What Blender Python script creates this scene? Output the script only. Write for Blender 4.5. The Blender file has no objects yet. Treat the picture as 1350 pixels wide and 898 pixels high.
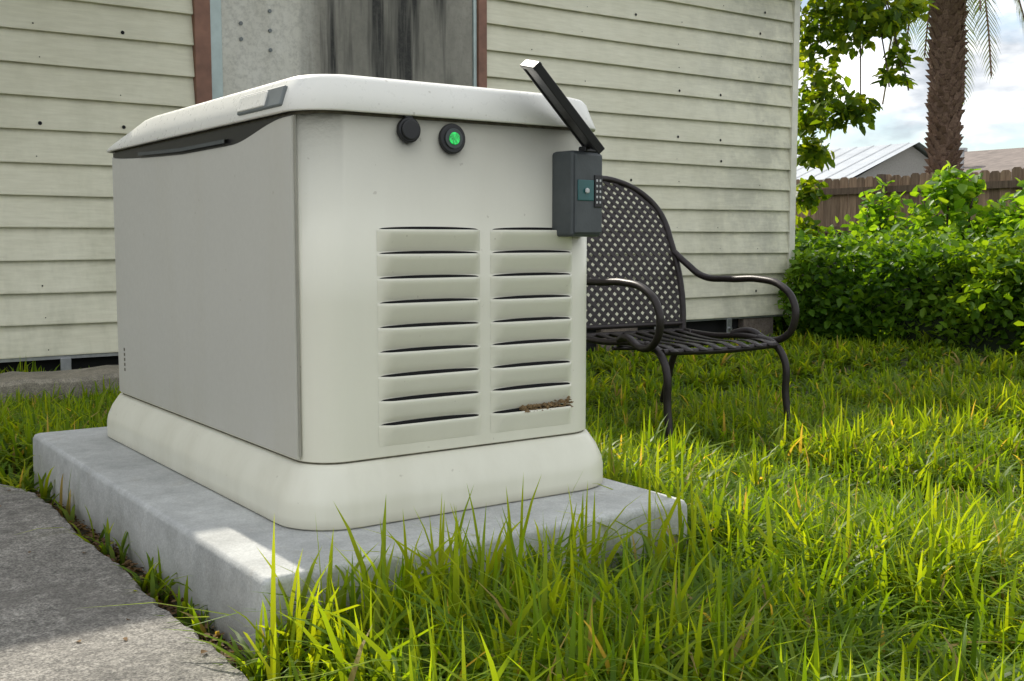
import bpy, math, random
import numpy as np
from mathutils import Vector, Matrix
random.seed(3); rng=np.random.default_rng(7)
S=bpy.context.scene
COL=S.collection
# ------------------------------------------------------------ helpers
def link(o,parent=None):
    COL.objects.link(o)
    if parent is not None: o.parent=parent
    return o
def empty(name,loc=(0,0,0),rz=0):
    e=bpy.data.objects.new(name,None); e.empty_display_size=.2
    e.location=loc; e.rotation_euler=(0,0,rz); COL.objects.link(e); return e
def mesh(name,v,f,mat=None,parent=None,smooth=False):
    m=bpy.data.meshes.new(name); m.from_pydata([tuple(p) for p in v],[],[tuple(q) for q in f]); m.update()
    if smooth: m.polygons.foreach_set('use_smooth',[True]*len(m.polygons))
    o=bpy.data.objects.new(name,m)
    if mat: m.materials.append(mat)
    return link(o,parent)
def bevel(o,w,seg=2,ang=35):
    b=o.modifiers.new('bev','BEVEL'); b.width=w; b.segments=seg; b.limit_method='ANGLE'; b.angle_limit=math.radians(ang)
    o.data.polygons.foreach_set('use_smooth',[True]*len(o.data.polygons))
    try:
        b.harden_normals=True
    except Exception: pass
    return o
def box(name,lo,hi,mat,parent=None,bev=0,M=None):
    x0,y0,z0=lo;x1,y1,z1=hi
    v=[(x0,y0,z0),(x1,y0,z0),(x1,y1,z0),(x0,y1,z0),(x0,y0,z1),(x1,y0,z1),(x1,y1,z1),(x0,y1,z1)]
    if M is not None: v=[M@Vector(p) for p in v]
    f=[(0,3,2,1),(4,5,6,7),(0,1,5,4),(1,2,6,5),(2,3,7,6),(3,0,4,7)]
    o=mesh(name,v,f,mat,parent)
    if bev: bevel(o,bev)
    return o
def tube(name,pts,r,mat,parent=None,cyc=False,res=8):
    c=bpy.data.curves.new(name,'CURVE'); c.dimensions='3D'; c.bevel_depth=r; c.bevel_resolution=3; c.resolution_u=res; c.use_fill_caps=True
    s=c.splines.new('BEZIER'); s.bezier_points.add(len(pts)-1); s.use_cyclic_u=cyc
    for b,p in zip(s.bezier_points,pts):
        b.co=p; b.handle_left_type=b.handle_right_type='AUTO'
    c.materials.append(mat)
    return link(bpy.data.objects.new(name,c),parent)
def ring(x0,x1,y0,y1,r,n=8):
    pts=[]
    for cx,cy,a0 in ((x1-r,y1-r,0),(x0+r,y1-r,90),(x0+r,y0+r,180),(x1-r,y0+r,270)):
        for i in range(n+1):
            a=math.radians(a0+90*i/n); pts.append((cx+r*math.cos(a),cy+r*math.sin(a)))
    return pts
def loft(name,levels,mat,parent,cap_top=True,n=8,fn=None):
    v=[];f=[];N=4*(n+1)
    for (z,x0,x1,y0,y1,r) in levels:
        for p in ring(x0,x1,y0,y1,r,n): v.append((p[0],p[1],z))
    for k in range(len(levels)-1):
        for i in range(N):
            j=(i+1)%N; f.append((k*N+i,k*N+j,(k+1)*N+j,(k+1)*N+i))
    if cap_top: f.append([ (len(levels)-1)*N+i for i in range(N)])
    o=mesh(name,v,f,mat,parent,True)
    m=o.modifiers.new('wn','WEIGHTED_NORMAL'); m.keep_sharp=True
    return o
def cyl(name,c,axis,r,h,mat,parent=None,n=40,bev=0,r2=None):
    axis=Vector(axis).normalized(); q=axis.to_track_quat('Z','Y'); c=Vector(c); r2=r if r2 is None else r2
    v=[];f=[]
    for k,(rr,hh) in enumerate(((r,0),(r2,h))):
        for i in range(n):
            a=2*math.pi*i/n; v.append(c+q@Vector((rr*math.cos(a),rr*math.sin(a),hh)))
    for i in range(n):
        j=(i+1)%n; f.append((i,j,n+j,n+i))
    f.append(list(range(n-1,-1,-1))); f.append(list(range(n,2*n)))
    o=mesh(name,v,f,mat,parent)
    if bev: bevel(o,bev)
    return o
# ------------------------------------------------------------ materials
class M:
    def __init__(s,name):
        s.m=bpy.data.materials.new(name); s.m.use_nodes=True; s.nt=s.m.node_tree; s.b=s.nt.nodes['Principled BSDF']
        s.tc=s.nt.nodes.new('ShaderNodeTexCoord'); s.co=s.tc.outputs['Object']; s.out=s.nt.nodes['Material Output']
    def n(s,t,**k):
        a=s.nt.nodes.new(t)
        for kk,v in k.items(): setattr(a,kk,v)
        return a
    def l(s,a,b): s.nt.links.new(a,b)
    def noise(s,scale,detail=5,rough=.6,stretch=None,kind='noise'):
        co=s.co
        if stretch:
            mp=s.n('ShaderNodeMapping'); mp.inputs['Scale'].default_value=stretch; s.l(co,mp.inputs[0]); co=mp.outputs[0]
        if kind=='noise':
            t=s.n('ShaderNodeTexNoise'); t.inputs['Detail'].default_value=min(detail,5); t.inputs['Roughness'].default_value=rough
            t.inputs['Scale'].default_value=scale; s.l(co,t.inputs['Vector']); return t.outputs['Fac']
        t=s.n('ShaderNodeTexVoronoi'); t.inputs['Scale'].default_value=scale; s.l(co,t.inputs['Vector']); return t.outputs['Distance']
    def ramp(s,fac,a,b,c0=(0,0,0,1),c1=(1,1,1,1)):
        r=s.n('ShaderNodeValToRGB'); e=r.color_ramp.elements; e[0].position=a;e[1].position=b
        e[0].color=c0 if len(c0)==4 else (*c0,1); e[1].color=c1 if len(c1)==4 else (*c1,1); s.l(fac,r.inputs[0]); return r.outputs[0]
    def mix(s,fac,a,b,mode='MIX'):
        x=s.n('ShaderNodeMix',data_type='RGBA',blend_type=mode)
        for inp,val in ((x.inputs[0],fac),(x.inputs[6],a),(x.inputs[7],b)):
            if isinstance(val,(int,float)): inp.default_value=val
            elif isinstance(val,tuple): inp.default_value=(*val,1) if len(val)==3 else val
            else: s.l(val,inp)
        return x.outputs[2]
    def math(s,op,a,b=0):
        x=s.n('ShaderNodeMath',operation=op)
        for inp,val in ((x.inputs[0],a),(x.inputs[1],b)):
            if isinstance(val,(int,float)): inp.default_value=val
            else: s.l(val,inp)
        return x.outputs[0]
    def rng(s,val,a,b,c=0.,d=1.):
        x=s.n('ShaderNodeMapRange'); s.l(val,x.inputs[0])
        for i,q in zip((1,2,3,4),(a,b,c,d)): x.inputs[i].default_value=q
        return x.outputs[0]
    def sep(s):
        x=s.n('ShaderNodeSeparateXYZ'); s.l(s.co,x.inputs[0]); return x.outputs
    def col(s,c):
        if isinstance(c,tuple): s.b.inputs['Base Color'].default_value=(*c,1)
        else: s.l(c,s.b.inputs['Base Color'])
        return s
    def rough(s,r):
        if isinstance(r,(int,float)): s.b.inputs['Roughness'].default_value=r
        else: s.l(r,s.b.inputs['Roughness'])
        return s
    def bump(s,h,strength=.3,dist=.01):
        x=s.n('ShaderNodeBump'); x.inputs['Strength'].default_value=strength; x.inputs['Distance'].default_value=dist
        s.l(h,x.inputs['Height']); s.l(x.outputs[0],s.b.inputs['Normal']); return s
def simple(name,c,r=.5,var=.12,scale=20,metal=0,bump=0):
    a=M(name); n=a.noise(scale,3); dark=tuple(x*(1-var) for x in c); lt=tuple(min(1,x*(1+var)) for x in c)
    a.col(a.ramp(n,.3,.7,dark,lt)).rough(r); a.b.inputs['Metallic'].default_value=metal
    if bump: a.bump(a.noise(scale*6,3),bump,.003)
    return a.m
def paint(name,c,dirt=.25,r=.38):
    a=M(name); z=a.sep()[2]
    big=a.noise(3.5,5,.65); st=a.noise(9,5,.6,(1,1,.12)); fine=a.noise(90,2)
    base=a.ramp(big,.3,.75,tuple(x*.96 for x in c),c)
    f1=a.math('MULTIPLY',a.ramp(st,.50,.72),dirt)
    base=a.mix(f1,base,(.46,.43,.32))
    sp=a.ramp(a.noise(75,2,.5),.73,.77); base=a.mix(a.math('MULTIPLY',sp,.3),base,(.26,.22,.14))
    base=a.mix(a.math('MULTIPLY',a.math('MULTIPLY',a.rng(z,.32,.235),a.ramp(st,.35,.65)),.13),base,(.36,.33,.20))
    base=a.mix(a.math('MULTIPLY',a.math('MULTIPLY',a.rng(z,.15,.131),a.ramp(big,.3,.6)),.5),base,(.25,.22,.14))
    a.col(base); a.rough(a.ramp(fine,.3,.7,(r-.05,)*3,(r+.1,)*3)); a.bump(fine,.08,.002)
    return a.m
CREAM=paint('painted_aluminium_cream',(.78,.765,.64),.08,.33)
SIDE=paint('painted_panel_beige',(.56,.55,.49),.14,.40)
LID=paint('lid_paint',(.83,.82,.75),.06,.30)
DARK=simple('black_plastic',(.012,.012,.013),.45)
VOID=simple('dark_void',(.008,.008,.008),.9)
DKBR=simple('dark_brown_matte',(.13,.12,.085),.9,.4,60)  # plain dark brown for the gaps and moulded marks
GREY=simple('grey_plastic',(.062,.072,.075),.5,.15,30,0,.1)
MIDG=simple('grey_enclosure',(.16,.18,.18),.5,.15,12)
GALV=simple('galvanised_steel',(.42,.43,.44),.38,.2,25,.8)
TEAL=simple('lock_label',(.01,.10,.10),.3)
WHT=simple('label_white',(.55,.56,.55),.5,.1,30)
def concrete(name,c,stain=.5,bs=.5,sc=1.0,speck=.55,zd=None,patch=0):
    a=M(name); b=a.noise(2.2*sc,5,.7); f=a.noise(60,5,.7); g=a.noise(260,2,.6); pz=a.noise(6*sc,5,.7)
    base=a.ramp(b,.28,.72,tuple(x*(1-stain) for x in c),tuple(x*1.12 for x in c))
    base=a.mix(1.0,base,a.ramp(pz,.3,.7,(1-stain*.6,)*3,(1.1,)*3),'MULTIPLY')
    base=a.mix(speck,base,a.mix(1.0,base,a.ramp(f,.25,.75,(.35,)*3,(1.45,)*3),'MULTIPLY'))
    base=a.mix(speck*.9,base,a.mix(1.0,base,a.ramp(g,.35,.65,(.3,)*3,(1.6,)*3),'MULTIPLY'))
    if patch: base=a.mix(a.math('MULTIPLY',a.ramp(a.noise(3.3,5,.75),.50,.60),patch),base,(.10,.092,.08))
    if zd:
        z=a.sep()[2]
        base=a.mix(a.math('MULTIPLY',a.rng(a.math('ADD',z,a.math('MULTIPLY',pz,.06)),zd[1],zd[0]),.55),base,(.17,.15,.10))
        base=a.mix(a.math('MULTIPLY',a.ramp(a.noise(14,5,.8),.56,.70),.30),base,(.20,.17,.11))
    a.col(base).rough(.85); a.bump(a.math('ADD',a.math('MULTIPLY',f,1.0),a.math('MULTIPLY',g,.5)),bs,.006)
    return a.m
SLAB=concrete('slab_concrete',(.56,.57,.55),.34,.3,1.6,.15,(.0,.15))
PATHM=concrete('path_aggregate',(.40,.375,.33),.55,1.0,1.6,.8,None,.6)
FOUND=concrete('foundation_concrete',(.40,.36,.28),.6,.6)
def leafmat(name,dark,mid,light,trans=.45,rough=.45,brown=None,spec=.25,root=.38):
    a=M(name); at=a.n('ShaderNodeAttribute',attribute_name='rnd'); sx=a.n('ShaderNodeSeparateColor'); a.l(at.outputs['Color'],sx.inputs[0])
    r=a.n('ShaderNodeValToRGB'); e=r.color_ramp.elements; e[0].position=0; e[0].color=(*dark,1); e[1].position=1; e[1].color=(*light,1)
    x=e.new(.5); x.color=(*mid,1)
    if brown: 
        x=e.new(.965); x.color=(*light,1); e[-1].color=(*brown,1)
    a.l(sx.outputs[0],r.inputs[0])
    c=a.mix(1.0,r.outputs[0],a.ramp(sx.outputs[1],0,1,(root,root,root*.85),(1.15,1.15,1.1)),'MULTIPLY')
    a.col(c).rough(rough); a.b.inputs['Specular IOR Level'].default_value=spec
    t=a.n('ShaderNodeBsdfTranslucent'); tc=a.mix(1.0,c,(2.6,2.15,.42),'MULTIPLY'); a.l(tc,t.inputs[0])
    ms=a.n('ShaderNodeMixShader'); ms.inputs[0].default_value=trans; a.l(a.b.outputs[0],ms.inputs[1]); a.l(t.outputs[0],ms.inputs[2]); a.l(ms.outputs[0],a.out.inputs[0])
    return a.m
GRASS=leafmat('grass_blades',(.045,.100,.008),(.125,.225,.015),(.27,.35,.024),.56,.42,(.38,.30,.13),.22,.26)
HEDGEM=leafmat('hedge_leaves',(.035,.10,.010),(.10,.21,.018),(.20,.33,.03),.42)
VINEM=leafmat('vine_leaves',(.08,.19,.02),(.15,.31,.03),(.25,.40,.05),.5)
TREEM=leafmat('tree_leaves',(.05,.11,.012),(.12,.21,.02),(.26,.34,.03),.5)
PALMM=leafmat('palm_frond',(.07,.13,.04),(.13,.20,.06),(.22,.27,.09),.3)
DRYM=leafmat('dry_leaves',(.06,.035,.02),(.15,.09,.045),(.25,.17,.09),.15,.8)
# ------------------------------------------------------------ terrain function
def sm(a,b,x): 
    t=np.clip((x-a)/(b-a),0,1); return t*t*(3-2*t)
def gz(x,y):
    x=np.asarray(x,float); y=np.asarray(y,float)
    return -np.maximum(.15*sm(.6,2.0,x), .10*sm(1.4,2.8,y))+.008*np.sin(3.1*x+1.3*y)*np.cos(2.3*y-x)
ax=np.concatenate([[-160,-60,-25,-12],np.arange(-6,14.1,.2),[16,20,30,60,160]])
ay=np.concatenate([[-160,-60,-25,-10],np.arange(-4,13.1,.2),[16,20,30,60,160]])
v=[];f=[]
for j,y in enumerate(ay):
    for i,x in enumerate(ax): v.append((x,y,float(gz(x,y))))
nx=len(ax)
for j in range(len(ay)-1):
    for i in range(nx-1): f.append((j*nx+i,j*nx+i+1,(j+1)*nx+i+1,(j+1)*nx+i))
a=M('soil_and_turf'); n1=a.noise(6,5,.7); n2=a.noise(45,5,.7)
c=a.ramp(n1,.35,.65,(.055,.042,.022),(.045,.065,.014)); c=a.mix(.6,c,a.mix(1.0,c,a.ramp(n2,.3,.7,(.4,)*3,(1.7,)*3),'MULTIPLY'))
a.col(c).rough(.95); a.bump(n2,.9,.02)
ground=mesh('ground',v,f,a.m,None,True)
# ------------------------------------------------------------ slab, path
SY=1.285; SX=.695
slab=loft('concrete_slab',[(-.2,-.145,SX+.005,-.175,SY+.005,.012),(.118,-.14,SX,-.17,SY,.012),(.127,-.136,SX-.004,-.166,SY-.004,.012),(.13,-.13,SX-.01,-.16,SY-.01,.012)],SLAB,None,n=3)
P=[(-.235,-3.2),(-.225,-1.2),(-.215,-.6),(-.205,-.3),(-.195,-.15),(-.205,.1),(-.19,.35),(-.20,.6),(-.185,.85),(-.19,1.05),(-.25,1.22),(-.45,1.30),(-1.2,1.34),(-5,1.36),(-5,-3.2)]
PP=[]
for i in range(len(P)):
    p0=np.array(P[i]);p1=np.array(P[(i+1)%len(P)])
    k=max(1,min(14,int(np.linalg.norm(p1-p0)/.025)))
    for q in range(k):
        p=p0+(p1-p0)*q/k
        if -.6<p[0] and p[1]>-3: p=p+np.array([random.uniform(-.006,.006),random.uniform(-.004,.004)])
        PP.append(tuple(p))
P=PP
v=[(x,y,-.1) for x,y in P]+[(x,y,.024) for x,y in P]+[(x-.008,y-.004,.036) for x,y in P]
n=len(P); f=[]
for k in range(2):
    for i in range(n): j=(i+1)%n; f.append((k*n+i,k*n+j,(k+1)*n+j,(k+1)*n+i))
f.append([2*n+i for i in range(n)])
mesh('concrete_path',v,f,PATHM)
# ------------------------------------------------------------ generator
G=empty('standby_generator')
bx0,bx1,by0,by1=.03,.645,.03,1.165
def lv(z,o,r): return (z,bx0+o,bx1-o,by0+o,by1-o,r)
loft('base_skirt',[lv(.131,-.030,.10),lv(.134,-.034,.102),lv(.168,-.034,.102),lv(.185,-.031,.10),lv(.210,-.020,.09),lv(.228,-.008,.08),lv(.234,-.003,.075),lv(.2345,.006,.07)],CREAM,G,True,10)
loft('base_gap',[lv(.2346,.004,.066),lv(.2385,.004,.066)],DKBR,G,False,10)
loft('housing',[lv(.2375,.003,.068),lv(.239,.0,.07),lv(.5,0,.07),lv(.812,0,.07)],CREAM,G,True,12)
loft('lid_gap',[lv(.8122,.004,.06),lv(.818,.004,.06)],DKBR,G,False,10)
def liddrop(x,y,z):
    s=min(1,max(0,(y-.86)/.30)); 
    if z>.822: z=.822+(z-.822)*(1-.86*s)
    e=max(0,(x-.52)/.13); z-= .006*e*e if z>.84 else 0
    return (x,y,z)
def ring2(x0,x1,y0,y1,r,n=8,m=14):
    pts=ring(x0,x1,y0,y1,r,n); out=[]
    k=n+1
    for c in range(4):
        seg=pts[c*k:(c+1)*k]; nxt=pts[((c+1)%4)*k]; out+=seg
        for t in range(1,m): out.append((seg[-1][0]+(nxt[0]-seg[-1][0])*t/m, seg[-1][1]+(nxt[1]-seg[-1][1])*t/m))
    return out
lev=[(.8175,-.004,.07),(.8165,-.012,.075),(.8195,-.014,.078),(.846,-.006,.074),(.868,.002,.068),(.875,.009,.062),(.880,.028,.055),(.886,.06,.05),(.889,.12,.05),(.890,.22,.05)]
v=[];f=[]
for z,o,r in lev:
    for p in ring2(bx0+o,bx1-o,by0+o,by1-o,r): v.append(liddrop(p[0],p[1],z))
N=len(ring2(0,1,0,1,.1))
for k in range(len(lev)-1):
    for i in range(N): j=(i+1)%N; f.append((k*N+i,k*N+j,(k+1)*N+j,(k+1)*N+i))
f.append([(len(lev)-1)*N+i for i in range(N)])
mesh('lid',v,f,LID,G,True)
ys=np.linspace(.0765,1.10,60); 
def scoop(y):
    s=np.clip((y-.10)/.25,0,1); e=np.clip((1.10-y)/.5,0,1)
    return .811-.030*(s*s*(3-2*s))*(.25+.75*e**.6)
v=[];f=[]
for y in ys:
    zt=float(scoop(y)); 
    v+=[(bx0-.0045,y,.243),(bx0-.0045,y,zt-.002),(bx0-.001,y,zt),(bx0+.01,y,zt),(bx0+.001,y,.241)]
for i in range(len(ys)-1):
    for k in range(4): f.append((i*5+k,i*5+k+1,i*5+5+k+1,i*5+5+k))
f.append((0,4,3,2,1)); e=(len(ys)-1)*5; f.append((e,e+1,e+2,e+3,e+4))
mesh('side_panel',v,f,SIDE,G)
v=[];f=[]
for y in ys: v+=[(bx0-.0018,y,float(scoop(y))-.006),(bx0-.0018,y,.8125)]
for i in range(len(ys)-1): f.append((2*i,2*i+1,2*i+3,2*i+2))
mesh('handle_dark_strip',v,f,DARK,G)  # flat black strip on the housing, painted in for the shade under the lid
v=[];f=[]
for y in np.linspace(.36,.88,30):
    z=float(scoop(y)); v+=[(bx0-.010,y,z+.004),(bx0-.010,y,z+.011),(bx0-.002,y,z+.012)]
for i in range(29):
    for k in range(2): f.append((i*3+k,i*3+k+1,i*3+4+k,i*3+3+k))
mesh('handle_lip',v,f,GREY,G)
SEAM=simple('seam_shade',(.32,.31,.26),.8)
box('panel_seam',(bx0-.0012,.0735,.246),(bx0+.002,.0762,.811),SEAM,G)
Mh=Matrix.Translation((bx0-.0085,.192,.8455))@Matrix.Rotation(math.radians(17),4,'Y')
box('lid_hatch_frame',(-.003,-.098,-.019),(.006,.090,.016),MIDG,G,.003,Mh)
box('lid_hatch_label',(-.0052,-.034,-.015),(.0,.086,.012),LID,G,.002,Mh)
# small moulded text block on the side panel
for i in range(5): box('moulded_mark_%d'%i,(bx0-.0052,1.045,.345-.012*i),(bx0-.0043,1.053,.352-.012*i),DKBR,G)
# vents
for ci,(xa,xb) in enumerate(((.155,.363),(.385,.572))):
    for i in range(9):
        z0=.626-.0416*i; H=.0365; nu,nv=36,10; v=[];f=[]
        for b in range(nv+1):
            t=b/nv
            for a_ in range(nu+1):
                u=a_/nu; x=xa+(xb-xa)*u
                e=min(1,u/.10,(1-u)/.07)
                p=.0145*min(1,(1-t)*1.2)**.9*e
                zz=z0-H*t
                v.append((x,by0-.0004-p,zz))
        w=nu+1
        for b in range(nv):
            for a_ in range(nu): f.append((b*w+a_,(b+1)*w+a_,(b+1)*w+a_+1,b*w+a_+1))
        base=len(v)
        for a_ in range(nu+1):
            p=v[a_]; v.append((p[0],min(by0-.0003,p[1]+.0022),p[2]+.0004))
        for a_ in range(nu): f.append((a_,a_+1,base+a_+1,base+a_))
        o=mesh('louver_%d_%d'%(ci,i),v,f,CREAM,G,True)
        v=[];f=[]
        for a_ in range(nu+1):
            u=a_/nu; x=xa+.004+(xb-xa-.008)*u
            v+=[(x,by0-.0009,z0-.008),(x,by0-.0009,z0+.0006+.0046*math.sin(math.pi*u)**.4)]
        for a_ in range(nu): f.append((2*a_,2*a_+2,2*a_+3,2*a_+1))
        mesh('slit_dark_strip_%d_%d'%(ci,i),v,f,VOID,G)  # dark strip laid on the panel for the unlit opening; no hole is cut
v=[];f=[]
NEST=simple('mud_nest',(.20,.13,.06),.95,.4,60,0,.6)
for k in range(230):
    x=random.uniform(.445,.568); z=.294+random.uniform(-.004,.009)+.010*max(0,(x-.5)/.06)*random.random(); y=by0-.004-random.uniform(0,.011); s=random.uniform(.0015,.0042)
    b=len(v)
    for q in ((0,0,1),(1,0,-.3),(-.6,.8,-.3),(-.5,-.8,-.3)): v.append((x+s*q[0]*1.6,y+s*q[1]*.6,z+s*q[2]*.8))
    f+=[(b,b+1,b+2),(b,b+2,b+3),(b,b+3,b+1),(b+1,b+3,b+2)]
mesh('mud_debris',v,f,NEST,G)
cyl('indicator_bezel',(.302,by0,.783),(0,-1,0),.026,.010,DARK,G,40,.003)
cyl('indicator_inner_ring',(.302,by0-.010,.783),(0,-1,0),.0175,.003,GREY,G,40,.001)
a=M('green_led'); a.col((.02,.30,.06)); a.b.inputs['Emission Color'].default_value=(.02,.75,.13,1)
r=a.noise(160,2); a.l(a.ramp(r,.38,.62,(.05,)*3,(.85,)*3),a.b.inputs['Emission Strength']); a.rough(.15)
cyl('indicator_lens',(.302,by0-.0125,.783),(0,-1,0),.0108,.003,a.m,G,32,.0015)
cyl('cap_cover',(.215,by0,.793),(0,-1,0),.0215,.012,DARK,G,36,.003)
cyl('cap_ridge',(.215,by0-.012,.793),(0,-1,0),.017,.004,DARK,G,36,.002)
box('cap_tab',(.207,by0-.010,.811),(.223,by0-.001,.821),DARK,G,.003)
# lock box on the right corner
LB=Matrix.Translation((.565,.002,.694))@Matrix.Rotation(math.radians(6),4,'Z')
LO=empty('key_lock_box')
def lb(name,lo,hi,mat,bev=.003): return box(name,lo,hi,mat,LO,bev,LB)
lb('case',(-.039,-.024,-.080),(.039,.034,.077),GREY,.007)
lb('front_plate',(-.035,-.0285,-.074),(.035,-.022,.072),GREY,.004)
lb('label_strip',(-.031,-.0310,-.014),(.010,-.028,.024),TEAL,.002)
lb('knob',(-.015,-.037,-.001),(-.006,-.030,.009),WHT,.004)
lb('keypad_panel',(.012,-.0312,-.026),(.033,-.028,.034),DARK,.002)
for i in range(2):
    for j in range(5): lb('key_%d_%d'%(i,j),(.015+.0085*i,-.0325,-.019+.010*j),(.0190+.0085*i,-.0308,-.0145+.010*j),WHT,.0008)
lb('hinge',(-.006,-.024,.075),(.034,-.004,.086),DARK,.003)
b0=Vector((.575,-.030,.776)); ld=Vector((-.138,.006,.137)); L=ld.length; ld.normalize()
wd=Vector((.30,.95,.15)); wd=(wd-ld*wd.dot(ld)).normalized(); nd=wd.cross(ld)
LM=Matrix.Translation(b0)@Matrix((wd,nd,ld)).transposed().to_4x4()
box('shutter',(-.028,-.005,.0),(.028,.004,L),DARK,LO,.003,LM)
box('shutter_rim_a',(-.033,-.008,-.003),(-.0275,.008,L+.004),DARK,LO,.002,LM)
box('shutter_rim_b',(.0275,-.008,-.003),(.033,.008,L+.004),DARK,LO,.002,LM)
box('shutter_rim_top',(-.033,-.009,L-.002),(.033,.009,L+.006),DARK,LO,.002,LM)
# gas regulator / conduit on right side
U=empty('gas_regulator')
box('enclosure',(.665,.20,.30),(.715,.34,.60),MIDG,U,.01)
box('enclosure_cap',(.662,.195,.60),(.722,.345,.625),MIDG,U,.006)
tube('conduit',[(.69,.27,.32),(.69,.27,.2),(.69,.27,.0)],.022,MIDG,U)
cyl('regulator_body',(.80,.50,.52),(0,-1,.15),.055,.05,GALV,U,40,.012)
cyl('regulator_cap',(.80,.45,.527),(0,-1,.15),.03,.05,GALV,U,32,.008)
tube('pipe',[(.80,.48,.50),(.80,.48,.38),(.80,.50,.30),(.80,.6,.27),(.66,.62,.27)],.014,MIDG,U)
tube('pipe_down',[(.80,.52,.46),(.80,.52,.2),(.80,.52,-.1)],.014,GALV,U)
# ------------------------------------------------------------ patio chair
IRON=simple('wrought_iron_brown',(.024,.018,.017),.42,.3,40,.3,.15)
CH=empty('patio_chair',(2.17,1.45,-.165),math.radians(-4)); CH.scale=(1.04,1.0,1.0)
def bp(s,t): return (s, .235+.07*t+.14*t*t, .40+.64*t - .02*t*t)
def hw(t):
    if t<.62: return .255+.02*math.sin(math.pi*t/.62)*.6
    q=(t-.62)/.38; return .255*max(0,1-q**2.4)**.55
Lb=.66; 
def inside(s,d):
    t=d/Lb; return .04<t<1 and abs(s)<hw(t)-.004
v=[];f=[]
sp=.0205; w=.0078
for sg,off in ((1,0.0),(-1,.0025)):
    for k in range(-50,50):
        c=k*sp*2
        nst=120
        for q in range(nst):
            d0=q*Lb/nst; d1=(q+1)*Lb/nst; s0=c+sg*d0; s1=c+sg*d1
            if inside((s0+s1)/2,(d0+d1)/2):
                b=len(v); wx=w*math.sqrt(2)
                for (ss,dd) in ((s0-wx,d0),(s0+wx,d0),(s1+wx,d1),(s1-wx,d1)):
                    p=bp(ss,dd/Lb); v.append((p[0],p[1]-off,p[2]))
                f.append((b,b+1,b+2,b+3))
o=mesh('back_lattice',v,f,IRON,CH); 
m=o.modifiers.new('s','SOLIDIFY'); m.thickness=.0022
tt=[.0,.15,.3,.45,.6,.7,.8,.88,.94,.98]
pts=[bp(-hw(t),t) for t in tt]+[bp(0,1.0)]+[bp(hw(t),t) for t in tt[::-1]]
tube('back_frame',pts,.013,IRON,CH)
for t in (.05,): tube('back_rail_%d'%int(t*100),[bp(-hw(t),t),bp(0,t),bp(hw(t),t)],.010,IRON,CH)
for sx in (-1,1):
    s='l' if sx<0 else 'r'
    tube('front_leg_'+s,[(sx*.255,-.20,.405),(sx*.262,-.27,.39),(sx*.268,-.325,.33),(sx*.268,-.335,.2),(sx*.275,-.375,0)],.0135,IRON,CH)
    tube('rear_leg_'+s,[(sx*.25,.17,.40),(sx*.255,.26,.34),(sx*.262,.34,.18),(sx*.265,.40,0)],.0135,IRON,CH)
    tube('arm_'+s,[(*bp(sx*.262,.50)[:2],.72),(sx*.275,.235,.67),(sx*.292,.17,.628),(sx*.305,.02,.618),(sx*.310,-.14,.622),(sx*.308,-.26,.60),(sx*.306,-.325,.545),(sx*.304,-.335,.475),(sx*.30,-.30,.418),(sx*.290,-.22,.395),(sx*.28,-.12,.425),(sx*.262,-.05,.41)],.0135,IRON,CH)
    tube('seat_side_'+s,[(sx*.255,-.29,.385),(sx*.26,-.15,.405),(sx*.258,.05,.395),(sx*.255,.23,.40)],.012,IRON,CH)
tube('seat_front_rail',[(-.255,-.29,.385),(0,-.30,.38),(.255,-.29,.385)],.012,IRON,CH)
tube('seat_rear_rail',[(-.255,.23,.40),(0,.235,.40),(.255,.23,.40)],.012,IRON,CH)
tube('cross_brace',[(-.255,.0,.375),(0,.0,.365),(.255,.0,.375)],.008,IRON,CH)
for i in range(8):
    x=-.222+.0634*i; v=[];f=[]; K=14
    for k in range(K+1):
        t=k/K; y=.235-.55*t; z=.405-.022*math.sin(math.pi*t)+.008*math.sin(math.pi*max(0,(t-.6)/.4)) - (.02*((t-.85)/.15)**2 if t>.85 else 0)
        v+=[(x-.016,y,z),(x+.016,y,z)]
    for k in range(K): f.append((2*k,2*k+1,2*k+3,2*k+2))
    o=mesh('seat_slat_%d'%i,v,f,IRON,CH,True); m=o.modifiers.new('s','SOLIDIFY'); m.thickness=.003
# ------------------------------------------------------------ house
H=empty('siding_house')
D=3.98; XR=5.79; XL=-6.0; z0=.05; ex=.153; ZW=2.49
a=M('painted_lap_siding'); z=a.sep()
big=a.noise(1.3,5,.65); st=a.noise(5,5,.7,(1,1,.35)); fine=a.noise(70,4,.6,(.12,1,1.0))
c=a.ramp(big,.3,.7,(.69,.66,.49),(.78,.755,.585))
dm=a.math('MULTIPLY',a.ramp(st,.42,.7),a.math('ADD',a.math('MULTIPLY',a.rng(z[2],1.6,0.),.35),.10))
c=a.mix(dm,c,(.30,.30,.18))
c=a.mix(a.math('MULTIPLY',a.math('MULTIPLY',a.rng(z[0],4.3,5.8),a.ramp(a.noise(2.5,5,.75),.44,.60)),.5),c,(.20,.20,.16))
cz=a.math('FRACT',a.math('DIVIDE',a.math('SUBTRACT',z[2],z0),ex))   # position within each course; patchy darkening near its top edge
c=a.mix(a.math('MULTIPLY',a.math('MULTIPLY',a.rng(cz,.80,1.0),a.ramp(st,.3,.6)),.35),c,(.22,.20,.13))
c=a.mix(.12,c,a.ramp(fine,.3,.7,(.2,.2,.15),(1,1,.9)))
a.col(c).rough(.6); a.bump(a.math('ADD',fine,big),.15,.006); SID=a.m
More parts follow.
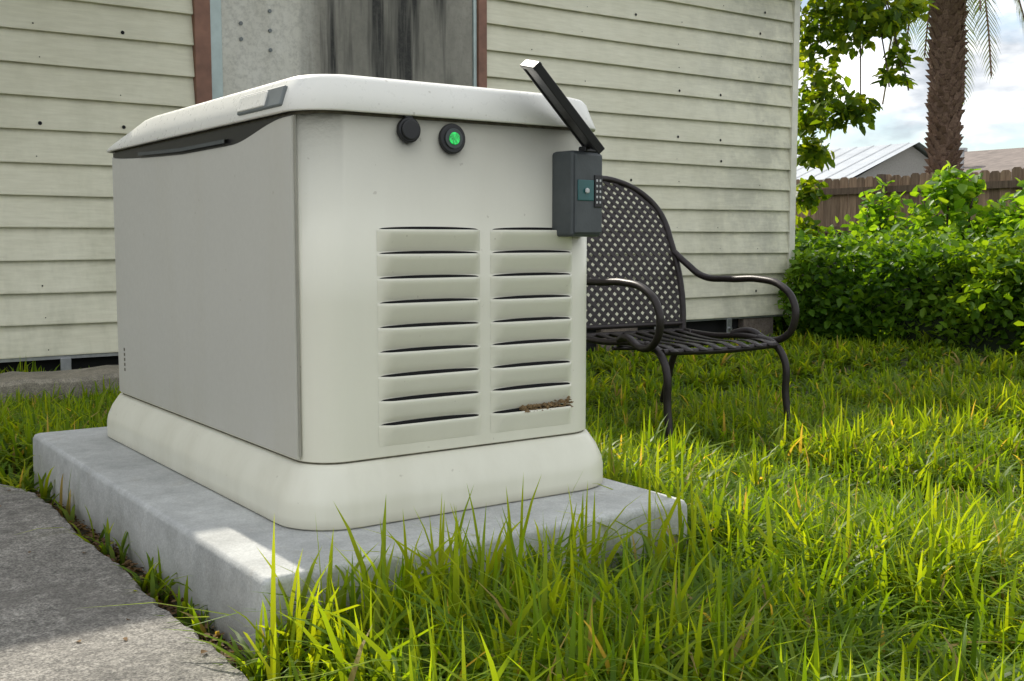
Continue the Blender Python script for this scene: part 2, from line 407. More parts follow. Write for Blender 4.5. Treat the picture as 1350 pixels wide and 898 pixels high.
def siding(name,xa,xb,k0,k1):
    v=[];f=[]
    for k in range(k0,k1):
        zb=z0+k*ex; zt=zb+ex; nseg=max(1,int((xb-xa)/.5))
        for s in range(nseg):
            x0=xa+(xb-xa)*s/nseg; x1=xa+(xb-xa)*(s+1)/nseg
            w0=.003*math.sin(x0*2.1+k*1.7); w1=.003*math.sin(x1*2.1+k*1.7)
            yb=D-.030; b=len(v)
            v+=[(x0,D-.002,zb+w0),(x1,D-.002,zb+w1),(x0,yb,zb+w0),(x1,yb,zb+w1),(x0,yb-.0005,zb+.006+w0),(x1,yb-.0005,zb+.006+w1),(x0,D-.006,zt+.006),(x1,D-.006,zt+.006)]
            for q in range(3): f.append((b+2*q,b+2*q+1,b+2*q+3,b+2*q+2))
    return mesh(name,v,f,SID,H)
WX0,WX1=1.245,3.02
siding('wall_siding_left',XL,WX0,0,16); siding('wall_siding_right',WX1,XR-.05,0,16)
siding('wall_siding_below',WX0,WX1,0,6); siding('wall_siding_above',WX0,WX1,15,16)
WALLP=simple('wall_core',(.3,.28,.22),.8)
box('wall_core_left',(XL,D,z0),(WX0+.02,D+.12,ZW),WALLP,H)
box('wall_core_right',(WX1-.02,D+.003,z0),(XR-.02,D+.12,ZW),WALLP,H)
box('wall_core_below',(WX0+.022,D+.002,z0+.002),(WX1-.022,D+.118,z0+6*ex),WALLP,H)
box('side_wall',(XR-.12,D+.123,z0),(XR-.02,11.9,ZW),SID,H)
for k in range(16):
    v=[(XR-.018,D+.02,z0+k*ex),(XR+.004,D+.02,z0+k*ex),(XR-.014,D+.02,z0+(k+1)*ex),(XR-.018,11.9,z0+k*ex),(XR+.004,11.9,z0+k*ex),(XR-.014,11.9,z0+(k+1)*ex)]
    mesh('side_siding_%d'%k,v,[(0,1,4,3),(1,2,5,4)],SID,H)
box('rear_wall',(XL,11.9,z0),(XR,12.0,ZW),SID,H); box('west_wall',(XL-.1,D,z0),(XL-.002,12,ZW),SID,H)
TRIM=simple('corner_trim_paint',(.70,.68,.57),.5,.12,8)
box('corner_trim_front',(XR-.05,D-.036,z0-.02),(XR+.012,D-.001,2.46),TRIM,H,.003)
box('corner_trim_side',(XR-.0,D+.001,z0-.02),(XR+.0125,D+.07,2.46),TRIM,H,.003)
box('starter_strip',(XL,D-.018,z0-.016),(XR-.05,D+.004,z0-.001),GALV,H)
box('crawlspace',(XL,D+.06,-.30),(XR-.1,D+.5,z0-.001),VOID,H)
BRICK=concrete('pier_masonry',(.26,.21,.17),.6,.8)
for i,x in enumerate(np.arange(-5.5,5.7,1.35)):
    box('pier_%d'%i,(x,D-.005,-.30),(x+.32,D+.055,z0-.018),BRICK,H,.006)
for i,x in enumerate((.02,.55,2.9,3.6,4.4,5.1)):
    box('anchor_bracket_%d'%i,(x,D-.032,-.10),(x+.05,D-.022,.04),GALV,H,.003); cyl('anchor_bolt_%d'%i,(x+.025,D-.032,-.03),(0,-1,0),.012,.015,GALV,H,12)
ROOF=simple('asphalt_shingle',(.10,.095,.09),.9,.3,12,0,.8)
e0,e1=3.82,12.15; zr=4.4; ym=(e0+e1)/2; xa,xb=XL-.3,XR+.10  # unseen eave edge and fascia are invented, placed for the shadow they cast
mesh('roof',[(xa,e0,2.54),(xb,e0,2.54),(xb,ym,zr),(xa,ym,zr),(xa,e1,2.54),(xb,e1,2.54),(xa,e0,2.50),(xb,e0,2.50),(xb,e1,2.50),(xa,e1,2.50)],
 [(0,1,2,3),(3,2,5,4),(6,7,1,0),(9,8,7,6),(4,5,8,9),(1,7,8,5,2),(0,3,4,9,6)],ROOF,H)
box('fascia',(xa,e0-.022,2.44),(xb,e0-.003,2.55),TRIM,H)
v=[(xa,2.80,2.44),(1.20,2.80,2.44),(1.20,3.79,2.53),(xa,3.79,2.53),(xa,2.80,2.47),(1.20,2.80,2.47),(1.20,3.79,2.56),(xa,3.79,2.56)]
mesh('added_shade_awning',v,[(0,3,2,1),(4,5,6,7),(0,1,5,4),(1,2,6,5),(2,3,7,6),(3,0,4,7)],TRIM,H)  # invented overhang out of view, added to shade the pad and path
for i,x in enumerate((-5.5,-2.6)): tube('added_shade_brace_%d'%i,[(x,2.95,2.44),(x,3.94,1.95)],.015,TRIM,H)  # braces of the added overhang
BRN=simple('brown_trim',(.24,.12,.08),.65,.25,9); TEALT=simple('aluminium_frame',(.42,.50,.48),.45,.15,8,.3)
zb,zt=z0+6*ex,z0+15*ex
box('window_trim_left',(WX0+.001,D-.045,zb),(WX0+.085,D+.01,zt),BRN,H,.004); box('window_trim_right',(WX1-.06,D-.045,zb),(WX1-.001,D+.01,zt),BRN,H,.004)
box('window_sill',(WX0-.02,D-.06,zb-.04),(WX1+.02,D-.001,zb-.001),BRN,H,.004); box('window_head',(WX0-.02,D-.05,zt+.001),(WX1+.02,D-.001,zt+.07),BRN,H,.004)
box('window_frame_left',(WX0+.087,D-.028,zb),(WX0+.150,D+.02,zt),TEALT,H,.004); box('window_frame_right',(WX1-.085,D-.028,zb),(WX1-.062,D+.02,zt),TEALT,H,.004)
a=M('mildewed_board'); z=a.sep(); s1=a.noise(7,5,.6,(1,1,.06)); s2=a.noise(2.5,5,.7,(1,1,.35)); f1=a.noise(40,5,.7)
c=a.ramp(s2,.3,.7,(.52,.50,.42),(.74,.73,.66))
k_=a.rng(a.math('ADD',z[0],a.math('MULTIPLY',s2,.25)),1.93,2.08)
c=a.mix(a.math('MULTIPLY',k_,.9),c,a.ramp(s2,.25,.75,(.10,.10,.08),(.32,.30,.25)))
c=a.mix(a.math('MULTIPLY',k_,a.ramp(s1,.44,.56)),c,(.028,.028,.025))
c=a.mix(a.math('MULTIPLY',a.ramp(f1,.45,.7),.35),c,(.12,.12,.10))
a.col(c).rough(.8).bump(f1,.3,.004)
box('window_board',(WX0+.152,D-.016,zb),(WX1-.087,D+.015,zt),a.m,H)
for i,(x,zz) in enumerate(((1.50,1.72),(1.50,1.64),(1.66,1.70),(1.66,1.60),(1.66,1.80))): cyl('board_bolt_%d'%i,(x,D-.016,zz),(0,-1,0),.010,.008,MIDG,H,10)
v=[];f=[]
for k in range(15):
    for x in np.arange(-3.2,5.6,.41):
        if WX0-.1<x<WX1+.1 or random.random()<.45: continue
        x+=random.uniform(-.03,.03); zz=z0+k*ex+.03+random.uniform(-.004,.004); r=random.choice((.003,.004,.0095)); b=len(v)
        for q in range(8): v.append((x+r*math.cos(q*math.pi/4),D-.0305,zz+r*math.sin(q*math.pi/4)))
        f.append([b+7-q for q in range(8)])
mesh('nail_heads',v,f,VOID,H)
v=[];xs=np.linspace(-4,.95,90);f=[]
for x in xs:
    j=random.uniform(-.006,.006); k=random.uniform(-.008,.008)
    v+=[(x,3.09+k,-.25),(x,3.10+k,.03+j),(x,3.115+k,.045+j),(x,3.40+k,.047+j),(x,3.42,-.25)]
for i in range(89):
    for k in range(4): f.append((i*5+k,i*5+k+5,i*5+k+6,i*5+k+1))
f.append((0,1,2,3,4)); f.append(tuple(89*5+4-q for q in range(5)))
mesh('concrete_footing',v,f,FOUND,None)
# ------------------------------------------------------------ fence
a=M('weathered_wood'); g=a.noise(9,5,.7,(3,3,.25)); at=a.n('ShaderNodeAttribute',attribute_name='rnd'); 
c=a.mix(1.0,a.ramp(g,.3,.7,(.13,.085,.055),(.34,.245,.165)),a.ramp(at.outputs['Fac'],0,1,(.55,.55,.55),(1.35,1.3,1.25)),'MULTIPLY')
a.col(c).rough(.9).bump(g,.4,.01); WOOD=a.m
FE=empty('wood_fence'); v=[];f=[];cc=[]
y=-4.0
while y<20:
    w=.138; zt=1.49+random.uniform(-.02,.02); r=random.random(); x=12.5+random.uniform(-.006,.006); b=len(v)
    v+=[(x,y,-.2),(x,y+w,-.2),(x,y+w,zt-.03),(x,y+w-.03,zt),(x,y+.03,zt),(x,y,zt-.03)]
    v+=[(x+.018,p[1],p[2]) for p in v[b:b+6]]
    f.append([b+q for q in range(5,-1,-1)]); f.append([b+6+q for q in range(6)])
    for q in range(6): f.append((b+q,b+(q+1)%6,b+6+(q+1)%6,b+6+q))
    cc+=[r]*12; y+=w+.008
o=mesh('pickets',v,f,WOOD,FE)
at=o.data.attributes.new('rnd','FLOAT','POINT'); at.data.foreach_set('value',cc)
for i,zz in enumerate((.1,.7,1.25)): box('rail_%d'%i,(12.44,-4,zz),(12.485,20,zz+.09),WOOD,FE)
for i,yy in enumerate(np.arange(-4,20,2.4)): box('post_%d'%i,(12.33,yy,-.2),(12.42,yy+.09,1.50),WOOD,FE)
# ------------------------------------------------------------ neighbouring houses
def gable(name,x0,x1,y0,y1,ze,zr,rm,wm):
    E=empty(name); box('walls',(x0+.3,y0+.3,-.2),(x1-.3,y1-.3,ze),wm,E)
    xm=(x0+x1)/2
    mesh('roof',[(x0,y0,ze),(xm,y0,zr),(x1,y0,ze),(x0,y1,ze),(xm,y1,zr),(x1,y1,ze)],[(0,1,4,3),(1,2,5,4),(0,3,5,2)],rm,E)
    mesh('gable_wall',[(x0+.3,y0+.25,ze-.05),(xm,y0+.25,zr-.08),(x1-.3,y0+.25,ze-.05)],[(0,2,1)],wm,E)
    box('fascia',(x0-.03,y0,ze-.12),(x0-.005,y1,ze+.02),TRIM,E)
    return E
LR=simple('light_metal_roof',(.42,.45,.48),.5,.1,2); BR=simple('brown_shingle',(.20,.165,.145),.9,.25,3)
WS=simple('stucco',(.35,.33,.3),.9); SEAMR=simple('roof_seam',(.30,.32,.35),.5)
E=gable('neighbor_house',24,30,17.6,29,2.22,3.34,LR,WS)
for i,yy in enumerate(np.arange(17.9,29,.6)):
    mesh('roof_seam_%d'%i,[(24,yy,2.235),(27,yy,3.36),(27,yy+.04,3.36),(24,yy+.04,2.235)],[(0,1,2,3)],SEAMR,E)
E=gable('neighbor_house.001',31,41,2,22.5,2.45,3.75,BR,WS)
cyl('roof_vent',(33,20.2,2.6),(0,0,1),.15,.9,GALV,E,16); cyl('roof_vent_cap',(33,20.2,3.5),(0,0,1),.24,.12,GALV,E,16)
# ------------------------------------------------------------ vegetation mesh builders
def fast_mesh(name,V,loops,starts,totals,rnd,mat,parent=None):
    m=bpy.data.meshes.new(name); m.vertices.add(len(V)); m.vertices.foreach_set('co',V.astype(np.float32).ravel())
    m.loops.add(len(loops)); m.loops.foreach_set('vertex_index',loops.astype(np.int32))
    m.polygons.add(len(starts)); m.polygons.foreach_set('loop_start',starts.astype(np.int32)); m.polygons.foreach_set('loop_total',totals.astype(np.int32))
    m.update(calc_edges=True); m.validate()
    at=m.attributes.new('rnd','FLOAT_COLOR','POINT'); at.data.foreach_set('color',rnd.astype(np.float32).ravel())
    m.polygons.foreach_set('use_smooth',np.ones(len(m.polygons),dtype=bool))
    m.materials.append(mat); return link(bpy.data.objects.new(name,m),parent)
def blades(name,base,h,w,lean,az,rot,rnd,mat,parent=None,curl=1.0):
    n=len(base); T=np.array([0,.28,.55,.8,1.0]); V=np.zeros((n,9,3)); R=np.ones((n,9,4))
    dx,dy=np.cos(az),np.sin(az); wx,wy=np.cos(rot),np.sin(rot)
    k=0
    for i,t in enumerate(T):
        horiz=lean*h*(t**(1.0+curl)); up=h*t*(1-.45*np.clip(lean,0,1.6)*t**1.6)
        cx=base[:,0]+dx*horiz; cy=base[:,1]+dy*horiz; cz=base[:,2]+up
        ww=w*(1-t**2.2)*(.75+.5*t)
        if i<4:
            for s in (-1,1):
                V[:,k,0]=cx+s*wx*ww/2; V[:,k,1]=cy+s*wy*ww/2; V[:,k,2]=cz; R[:,k,0]=rnd; R[:,k,1]=t; k+=1
        else:
            V[:,k,0]=cx;V[:,k,1]=cy;V[:,k,2]=cz; R[:,k,0]=rnd; R[:,k,1]=t
    pat=np.array([0,1,3,2, 2,3,5,4, 4,5,7,6, 6,7,8]); L=(pat[None,:]+9*np.arange(n)[:,None]).ravel()
    st=(np.array([0,4,8,12])[None,:]+15*np.arange(n)[:,None]).ravel(); tot=np.tile([4,4,4,3],n)
    return fast_mesh(name,V.reshape(-1,3),L,st,tot,R.reshape(-1,4),mat,parent)
def leaves(name,pos,size,mat,parent=None,updir=.5,rnd=None,asp=.6,droop=0):
    n=len(pos); nrm=rng.normal(size=(n,3)); nrm[:,2]=np.abs(nrm[:,2])+updir; nrm/=np.linalg.norm(nrm,axis=1)[:,None]
    d=rng.normal(size=(n,3)); d[:,2]-=droop; d-=nrm*np.sum(d*nrm,1)[:,None]; d/=np.linalg.norm(d,axis=1)[:,None]; s=np.cross(nrm,d)
    sz=(size*rng.uniform(.6,1.25,n))[:,None]
    V=np.zeros((n,6,3)); 
    V[:,0]=pos; V[:,1]=pos+d*sz*.35+s*sz*asp*.5+nrm*sz*.08; V[:,2]=pos+d*sz*.75+s*sz*asp*.33+nrm*sz*.02; V[:,3]=pos+d*sz-nrm*sz*.1
    V[:,4]=pos+d*sz*.75-s*sz*asp*.33+nrm*sz*.02; V[:,5]=pos+d*sz*.35-s*sz*asp*.5+nrm*sz*.08
    pat=np.array([0,1,2,3,0,3,4,5]); L=(pat[None,:]+6*np.arange(n)[:,None]).ravel()
    st=(np.array([0,4])[None,:]+8*np.arange(n)[:,None]).ravel(); tot=np.tile([4,4],n)
    r=rng.random(n) if rnd is None else np.clip(rnd,0,1); R=np.ones((n,6,4)); R[:,:,0]=r[:,None]; R[:,:,1]=rng.uniform(.4,1,n)[:,None]
    return fast_mesh(name,V.reshape(-1,3),L,st,tot,R.reshape(-1,4),mat,parent)
# ---- grass
CAM=np.array([-.737,-1.622]); F=np.array([.578,.816]); Rr=np.array([.816,-.578])
def allowed(x,y):
    ok=np.ones(len(x),bool)
    ok&=~((x>-.15)&(x<SX+.01)&(y>-.18)&(y<SY+.01))
    px=np.interp(y,[-3.2,-1.2,-.6,-.3,-.15,.1,.35,.6,.85,1.05,1.3],[-.235,-.225,-.215,-.205,-.195,-.205,-.19,-.20,-.185,-.19,-.3])
    ok&=~((x<px+.008)&(y<1.34))
    ok&=~((x<.96)&(y>3.07)&(y<3.44)); ok&=~((y>3.92)&(x<5.85)); ok&=~(x>6.3)
    return ok
def nz(x,y):
    return np.clip(.5+.28*np.sin(2.3*x+1.7*y+.5)*np.sin(1.9*y-2.7*x)+.28*np.sin(5.1*x-3.3*y+2)*np.sin(4.3*y+3.9*x)+.2*np.sin(11*x+7*y)*np.sin(9*y-12*x),0,1.1)
def grass_zone(dmin,dmax,n,hr,wr,per,pw=2.0):
    dep=rng.uniform(dmin**pw,dmax**pw,n)**(1/pw); lat=rng.uniform(-.62,.66,n)*dep
    x=CAM[0]+dep*F[0]+lat*Rr[0]; y=CAM[1]+dep*F[1]+lat*Rr[1]
    ok=allowed(x,y); x=x[ok];y=y[ok]
    gap=(x<-.13)&(y<1.45)&(y>-.2); keep=~gap|(rng.random(len(x))<.26); x=x[keep];y=y[keep]
    N=nz(x,y)
    keep=rng.random(len(x))<(.55+.6*N); x=x[keep];y=y[keep];N=N[keep]
    x=np.repeat(x,per);y=np.repeat(y,per);N=np.repeat(N,per); m_=len(x)//per; tr=np.repeat(rng.random(m_),per); th=np.repeat(rng.uniform(.75,1.3,m_),per); n=len(x)
    bx=x+rng.normal(0,.010,n); by=y+rng.normal(0,.010,n)
    gap=(bx<-.13)&(by<1.45)&(by>-.2)
    ok=allowed(bx,by); 
    h=rng.uniform(hr[0],hr[1],n)*(.5+.8*N)*th
    nearslab=np.exp(-np.maximum(0,np.maximum(np.maximum(-.14-bx,bx-SX),np.maximum(-.17-by,by-SY)))/.12)
    h*=1+.10*nearslab; h=np.where(gap,h*.55,h)
    lean=np.abs(rng.normal(.75,.45,n)); az=rng.uniform(0,2*math.pi,n); rot=az+math.pi/2+rng.normal(0,.5,n)
    w=rng.uniform(wr[0],wr[1],n)
    rnd=np.clip(.22+.45*tr+.45*(rng.random(n)-.3)+.35*(N-.5),0,.95); rnd=np.where(rng.random(n)<.035,1.0,rnd)
    base=np.stack([bx,by,gz(bx,by)-.004],1)
    return [q[ok] for q in (base,h,w,lean,az,rot,rnd)]
zs=[grass_zone(.85,2.5,8000,(.08,.185),(.006,.0125),6), grass_zone(2.5,5.0,11000,(.08,.165),(.009,.015),6,1.5), grass_zone(5.0,9.5,9000,(.07,.14),(.013,.022),6,1.5)]
Z=[np.concatenate([z[k] for z in zs]) for k in range(7)]
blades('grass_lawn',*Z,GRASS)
bx=np.concatenate([rng.uniform(-.16,.72,140),rng.uniform(-.19,.25,190),rng.uniform(.70,.78,50)]); by=np.concatenate([-.19-rng.exponential(.14,140),-.2-rng.exponential(.2,190),rng.uniform(-.2,.6,50)])
ok=allowed(bx,by)&(by>-.75); bx=bx[ok];by=by[ok];n=len(bx)
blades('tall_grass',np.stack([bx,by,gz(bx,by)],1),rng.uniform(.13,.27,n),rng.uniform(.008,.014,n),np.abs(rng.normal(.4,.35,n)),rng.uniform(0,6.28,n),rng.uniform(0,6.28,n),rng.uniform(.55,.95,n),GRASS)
n=1800; bx=np.concatenate([rng.uniform(-.20,-.142,1400),rng.uniform(-.9,-.2,160),rng.uniform(-.1,.70,240)]); by=np.concatenate([rng.uniform(-.25,1.2,1400),rng.uniform(-1,1.2,160),rng.uniform(-.3,-.175,240)])
bz=np.where(bx<-.2,.039,gz(bx,by)+rng.uniform(0,.015,n))
keep=(bx>=-.2)|(rng.random(n)<.4)
leaves('dry_leaf_litter',np.stack([bx,by,bz],1)[keep],.014,DRYM,None,2.5)
# ---- hedge
HG=empty('hedge')
def hz(x,y): return .49+.06*np.sin(2.1*x+.7*y)+.06*np.sin(3.7*y-1.1*x)+.035*np.sin(7*x+5*y)
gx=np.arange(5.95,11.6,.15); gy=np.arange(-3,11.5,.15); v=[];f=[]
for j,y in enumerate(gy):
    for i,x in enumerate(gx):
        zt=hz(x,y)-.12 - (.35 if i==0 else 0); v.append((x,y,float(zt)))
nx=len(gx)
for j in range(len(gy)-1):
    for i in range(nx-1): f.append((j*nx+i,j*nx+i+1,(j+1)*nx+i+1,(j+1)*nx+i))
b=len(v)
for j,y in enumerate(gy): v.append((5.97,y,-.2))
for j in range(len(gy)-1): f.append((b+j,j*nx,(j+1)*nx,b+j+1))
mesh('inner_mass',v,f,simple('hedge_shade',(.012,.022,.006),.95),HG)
n=24000
x=5.95+rng.exponential(1.6,n); y=rng.uniform(-1,9,n); zz=hz(x,y)+rng.normal(0,.055,n)
m=14000; yf=rng.uniform(-1,4.3,m); zf=rng.uniform(-.12,.5,m); xf=5.93+.14*np.sin(3*yf)+.07*np.sin(9*yf+6*zf)-.10*np.sin(np.clip((zf+.12)/.6,0,1)*math.pi)+rng.normal(0,.05,m)
pos=np.concatenate([np.stack([x,y,zz],1),np.stack([xf,yf,zf],1)]); pos=pos[(pos[:,0]<11.8)&~((pos[:,1]>3.9)&(pos[:,0]<5.85))]
rn=.5+.35*np.sin(3*pos[:,0]+2*pos[:,1])*np.sin(4*pos[:,1]+3*pos[:,2])+rng.normal(0,.2,len(pos))
leaves('leaves',pos,.07,HEDGEM,HG,.5,rn)
def bush(name,blobs,nper,size,mat,asp=.7,up=.4,droop=.3):
    E=empty(name); P=[]
    for (c,r,nn) in blobs:
        q=rng.normal(size=(int(nper*nn),3)); q/=np.linalg.norm(q,axis=1)[:,None]; q*=(rng.random(len(q))**.4)[:,None]
        g=np.sin(q[:,0]*7+c[0])*np.sin(q[:,1]*6+c[1])*np.sin(q[:,2]*7); q=q[g>-.22]
        P.append(np.array(c)+q*np.array(r))
    P=np.concatenate(P); leaves('leaves',P,size,mat,E,up,None,asp,droop)
    return E
ST=simple('bark',(.09,.07,.05),.9,.3,30,0,.5)
E=bush('vine_shrub',[((10.6,5.85,.75),(.35,.5,.6),1.2),((10.6,5.75,1.18),(.25,.32,.25),.6),((10.8,6.3,.60),(.4,.6,.35),.8),((10.6,5.2,.65),(.4,.5,.35),.7)],460,.14,VINEM)
for k in range(5): tube('stem_%d'%k,[(10.6,5.85+.1*k-.2,-.1),(10.6,5.8+.12*k-.2,.5),(10.55,5.7+.15*k-.2,1.1)],.012,ST,E)
E=bush('vine_shrub.001',[((10.9,6.95,.85),(.25,.32,.50),1.2),((10.7,7.1,.55),(.4,.6,.3),.8)],320,.13,VINEM)
tube('stem',[(10.9,6.9,-.1),(10.9,6.95,.5),(10.85,6.9,1.1)],.012,ST,E)
E=bush('vine_shrub.002',[((10.5,4.75,.80),(.3,.55,.40),1.2),((9.6,3.9,.58),(.5,.6,.28),.8)],400,.13,VINEM)
tube('stem',[(10.5,5.0,-.1),(10.5,4.95,.5),(10.5,4.9,.9)],.012,ST,E)
# ---- leafy tree behind the house corner (cluster centres from bearing, height and distance)
def wp(px,py,t):
    o=(px-675)/1460; return np.array([-.737+t*(.578+.816*o),-1.622+t*(.816-.578*o),.61+(315-py)/1460*t])
T=empty('broadleaf_tree')
tube('trunk',[(7.55,5.85,-.15),(7.45,5.9,1.0),(7.5,5.95,2.2),(7.6,6.0,3.4)],.09,ST,T)
tips=[(1070,60,9.6,.30,.6),(1085,20,9.6,.45,1.0),(1110,10,9.5,.35,.7),(1075,120,9.8,.24,.6),(1100,150,9.4,.20,.5),(1128,148,9.3,.14,.3),(1065,200,9.9,.18,.6),(1062,255,9.9,.15,.5),(1060,305,9.9,.15,.45),
      (1140,20,9.2,.26,.5),(1165,35,9.1,.16,.35),(1176,80,9.1,.10,.2),(1162,104,9.1,.06,.1),(1190,15,9.1,.13,.22),(1186,108,9.1,.05,.06),(1120,55,9.3,.13,.15),(1062,160,9.8,.16,.5),(1055,-60,9.6,.7,1.5),(1120,-60,9.5,.6,1.2),(1180,-50,9.3,.4,.6)]
P=[]
for k,(px,py,t,r,nn) in enumerate(tips):
    c=wp(px,py,t); 
    q=rng.normal(size=(int(300*nn),3)); q/=np.linalg.norm(q,axis=1)[:,None]; q*=(rng.random(len(q))**.5)[:,None]*r; q[:,2]*=.9
    P.append(c+q)
    s=np.array([7.55,5.97,min(3.2,max(.6,c[2]-.1))]); 
    if px>1105 and py>-20: s=np.array([*(wp(1120,-70,9.3))])
    mid=(s+c)/2+np.array([0,0,.08])
    tube('branch_%d'%k,[tuple(s),tuple(mid),tuple(c),tuple(c+(c-mid)*.1-np.array([0,0,.03]))],.006 if py>0 else .03,ST,T)
P=np.concatenate(P); leaves('foliage',P,.10,TREEM,T,.3,None,.6,.8)
# ---- palm
PT=empty('palm_tree'); pb=np.array([13.56,7.86])
a=M('palm_bark'); n1=a.noise(14,5,.75); n2=a.noise(60,4,.7)
a.col(a.mix(.5,a.ramp(n1,.3,.7,(.15,.085,.055),(.44,.29,.20)),a.ramp(n2,.3,.7,(.10,.06,.045),(.48,.33,.24)))).rough(.95); a.bump(n2,1.0,.04); PB=a.m
v=[];f=[];K=40;NN=22; TOP=5.15
for k in range(K+1):
    z=-.15+(TOP+.35)*k/K; r=.165+.05*(k/K)
    cx=pb[0]+.04*math.sin(z*.6); cy=pb[1]+.05*math.sin(z*.5)
    for i in range(NN):
        aa=2*math.pi*i/NN; rr=r*(1+.05*math.sin(i*5+k*2.4)); v.append((cx+rr*math.cos(aa),cy+rr*math.sin(aa),z))
for k in range(K):
    for i in range(NN): j=(i+1)%NN; f.append((k*NN+i,k*NN+j,(k+1)*NN+j,(k+1)*NN+i))
mesh('trunk',v,f,PB,PT)
v=[];f=[]
for k in range(66):
    z=.3+(TOP-.2)*k/66
    for i in range(9):
        aa=2*math.pi*(i/9)+k*.36+random.uniform(-.1,.1); r=.17+.05*z/5; cx=pb[0]+.04*math.sin(z*.6); cy=pb[1]+.05*math.sin(z*.5)
        c,s=math.cos(aa),math.sin(aa); w=.05; hh=random.uniform(.07,.13); o=random.uniform(.03,.10); b=len(v)
        v+=[(cx+c*r-s*w,cy+s*r+c*w,z),(cx+c*r+s*w,cy+s*r-c*w,z),(cx+c*(r+o)+s*w*.5,cy+s*(r+o)-c*w*.5,z+hh),(cx+c*(r+o)-s*w*.5,cy+s*(r+o)+c*w*.5,z+hh),(cx+c*(r-.02),cy+s*(r-.02),z+hh)]
        f+=[(0+b,1+b,2+b,3+b),(3+b,2+b,4+b),(0+b,3+b,4+b),(1+b,4+b,2+b)]
mesh('leaf_boots',v,f,PB,PT)
V=[];Lp=[];st=[];tt=[];R=[]
for k in range(36):
    aa=k*2.399; el=random.uniform(-.9,1.2); L=random.uniform(1.5,2.2); c=np.array([pb[0],pb[1],TOP])
    d=np.array([math.cos(aa),math.sin(aa),0]); side=np.array([-math.sin(aa),math.cos(aa),0]); rr=random.random()
    pr=[]
    for q in range(25):
        t=q/24; hor=L*(math.cos(el)*t); up=L*(math.sin(el)*t-.58*t*t*(1+.3*math.cos(el))); pr.append(c+d*hor*(1-.35*t)+np.array([0,0,up]))
    tube('rachis_%d'%k,[tuple(pr[i]) for i in (0,6,12,18,24)],.012,PB,PT,res=4)
    for q in range(3,25):
        for sg in (-1,1):
            for sub in (0,.5):
                t=(q-sub)/24; p=pr[q]*(1-sub)+pr[q-1]*sub; ln=.40*math.sin(math.pi*min(1,t*.9+.1))**.6+.05
                tan=pr[q]-pr[q-1]; tan/=np.linalg.norm(tan)
                dirv=side*sg*.8+tan*.5+np.array([0,0,-.35-random.random()*.3]); dirv/=np.linalg.norm(dirv); b=len(V); wv=tan*.014
                V+=[p-wv,p+wv,p+dirv*ln*.6+wv*.8+np.array([0,0,-.02]),p+dirv*ln+np.array([0,0,-.09]),p+dirv*ln*.6-wv*.8+np.array([0,0,-.02])]
                st.append(len(Lp)); tt.append(5); Lp+=[b,b+1,b+2,b+3,b+4]; R+=[(np.clip(rr+random.uniform(-.2,.2),0,1),.8,1,1)]*5
fast_mesh('fronds',np.array(V),np.array(Lp),np.array(st),np.array(tt),np.array(R),PALMM,PT)
tube('overhead_cable',[(XR+.0,D+.3,2.35),(8.5,5.8,2.72),(11.5,7.5,3.3),(20,13,5.2)],.008,DARK)
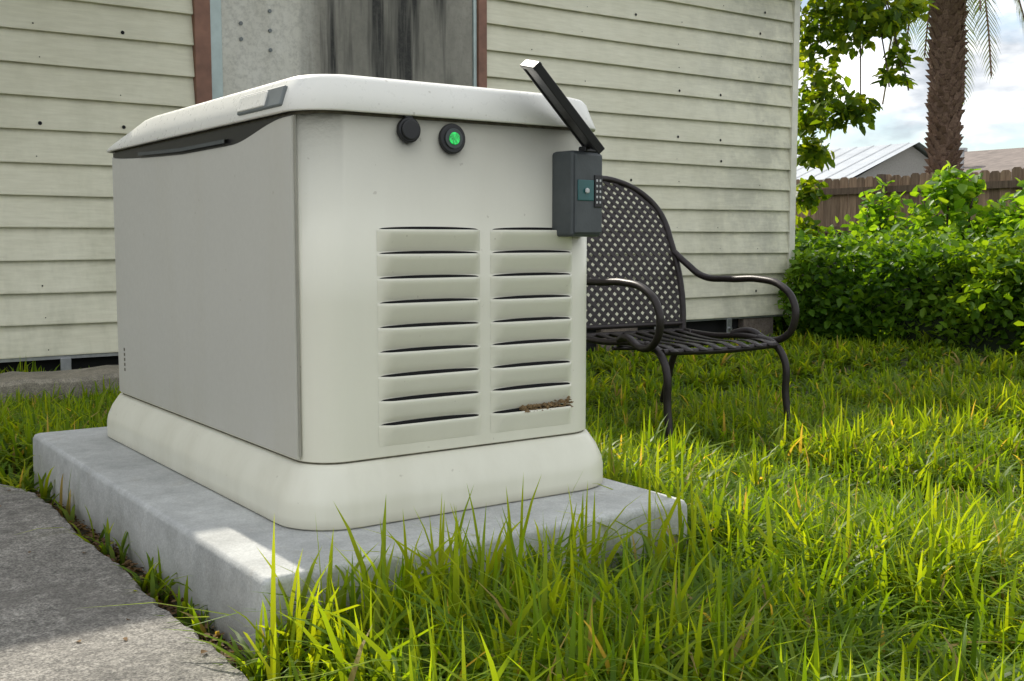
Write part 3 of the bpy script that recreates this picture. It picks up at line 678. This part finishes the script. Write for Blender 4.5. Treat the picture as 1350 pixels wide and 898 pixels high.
# ------------------------------------------------------------ camera, light, world
cam=bpy.data.cameras.new('camera'); cam.lens=38.93; cam.sensor_width=36; cam.clip_end=500; cam.clip_start=.05
co=bpy.data.objects.new('camera',cam); COL.objects.link(co); S.camera=co
co.location=(-.737,-1.622,.61); pitch=math.radians(-5.24)
fw=Vector((.578*math.cos(pitch),.816*math.cos(pitch),math.sin(pitch))); co.rotation_euler=fw.to_track_quat('-Z','Y').to_euler()
EL=math.radians(41); AZ=math.radians(6.5)
sd=Vector((math.sin(AZ)*math.cos(EL),math.cos(AZ)*math.cos(EL),math.sin(EL)))
sl=bpy.data.lights.new('sun','SUN'); sl.energy=5.0; sl.angle=math.radians(.5); sl.color=(1,.94,.82)
so=bpy.data.objects.new('sun',sl); COL.objects.link(so); so.rotation_euler=sd.to_track_quat('Z','Y').to_euler(); so.location=(0,10,10)
W=bpy.data.worlds.new('World'); S.world=W; W.use_nodes=True; nt=W.node_tree; bg=nt.nodes['Background']
sky=nt.nodes.new('ShaderNodeTexSky'); sky.sky_type='NISHITA'; sky.sun_disc=False; sky.sun_elevation=EL; sky.sun_rotation=AZ; sky.dust_density=.6
tc=nt.nodes.new('ShaderNodeTexCoord'); mp=nt.nodes.new('ShaderNodeMapping'); mp.inputs['Scale'].default_value=(1,1,2.6); nt.links.new(tc.outputs['Generated'],mp.inputs[0])
ns=nt.nodes.new('ShaderNodeTexNoise'); ns.inputs['Scale'].default_value=3.6; ns.inputs['Detail'].default_value=6; ns.inputs['Roughness'].default_value=.58; nt.links.new(mp.outputs[0],ns.inputs['Vector'])
cr=nt.nodes.new('ShaderNodeValToRGB'); cr.color_ramp.elements[0].position=.38; cr.color_ramp.elements[1].position=.50; nt.links.new(ns.outputs['Fac'],cr.inputs[0])
n2=nt.nodes.new('ShaderNodeTexNoise'); n2.inputs['Scale'].default_value=9; n2.inputs['Detail'].default_value=6; nt.links.new(mp.outputs[0],n2.inputs['Vector'])
c2=nt.nodes.new('ShaderNodeValToRGB'); c2.color_ramp.elements[0].position=.38; c2.color_ramp.elements[1].position=.60
c2.color_ramp.elements[0].color=(4.0,4.4,4.9,1); c2.color_ramp.elements[1].color=(12.5,12.4,12.3,1); nt.links.new(n2.outputs['Fac'],c2.inputs[0])
mx=nt.nodes.new('ShaderNodeMix'); mx.data_type='RGBA'; nt.links.new(cr.outputs[0],mx.inputs[0]); nt.links.new(sky.outputs[0],mx.inputs[6]); nt.links.new(c2.outputs[0],mx.inputs[7])
nt.links.new(mx.outputs[2],bg.inputs[0]); bg.inputs[1].default_value=.145
S.view_settings.view_transform='Standard'; S.view_settings.look='None'; S.view_settings.exposure=0
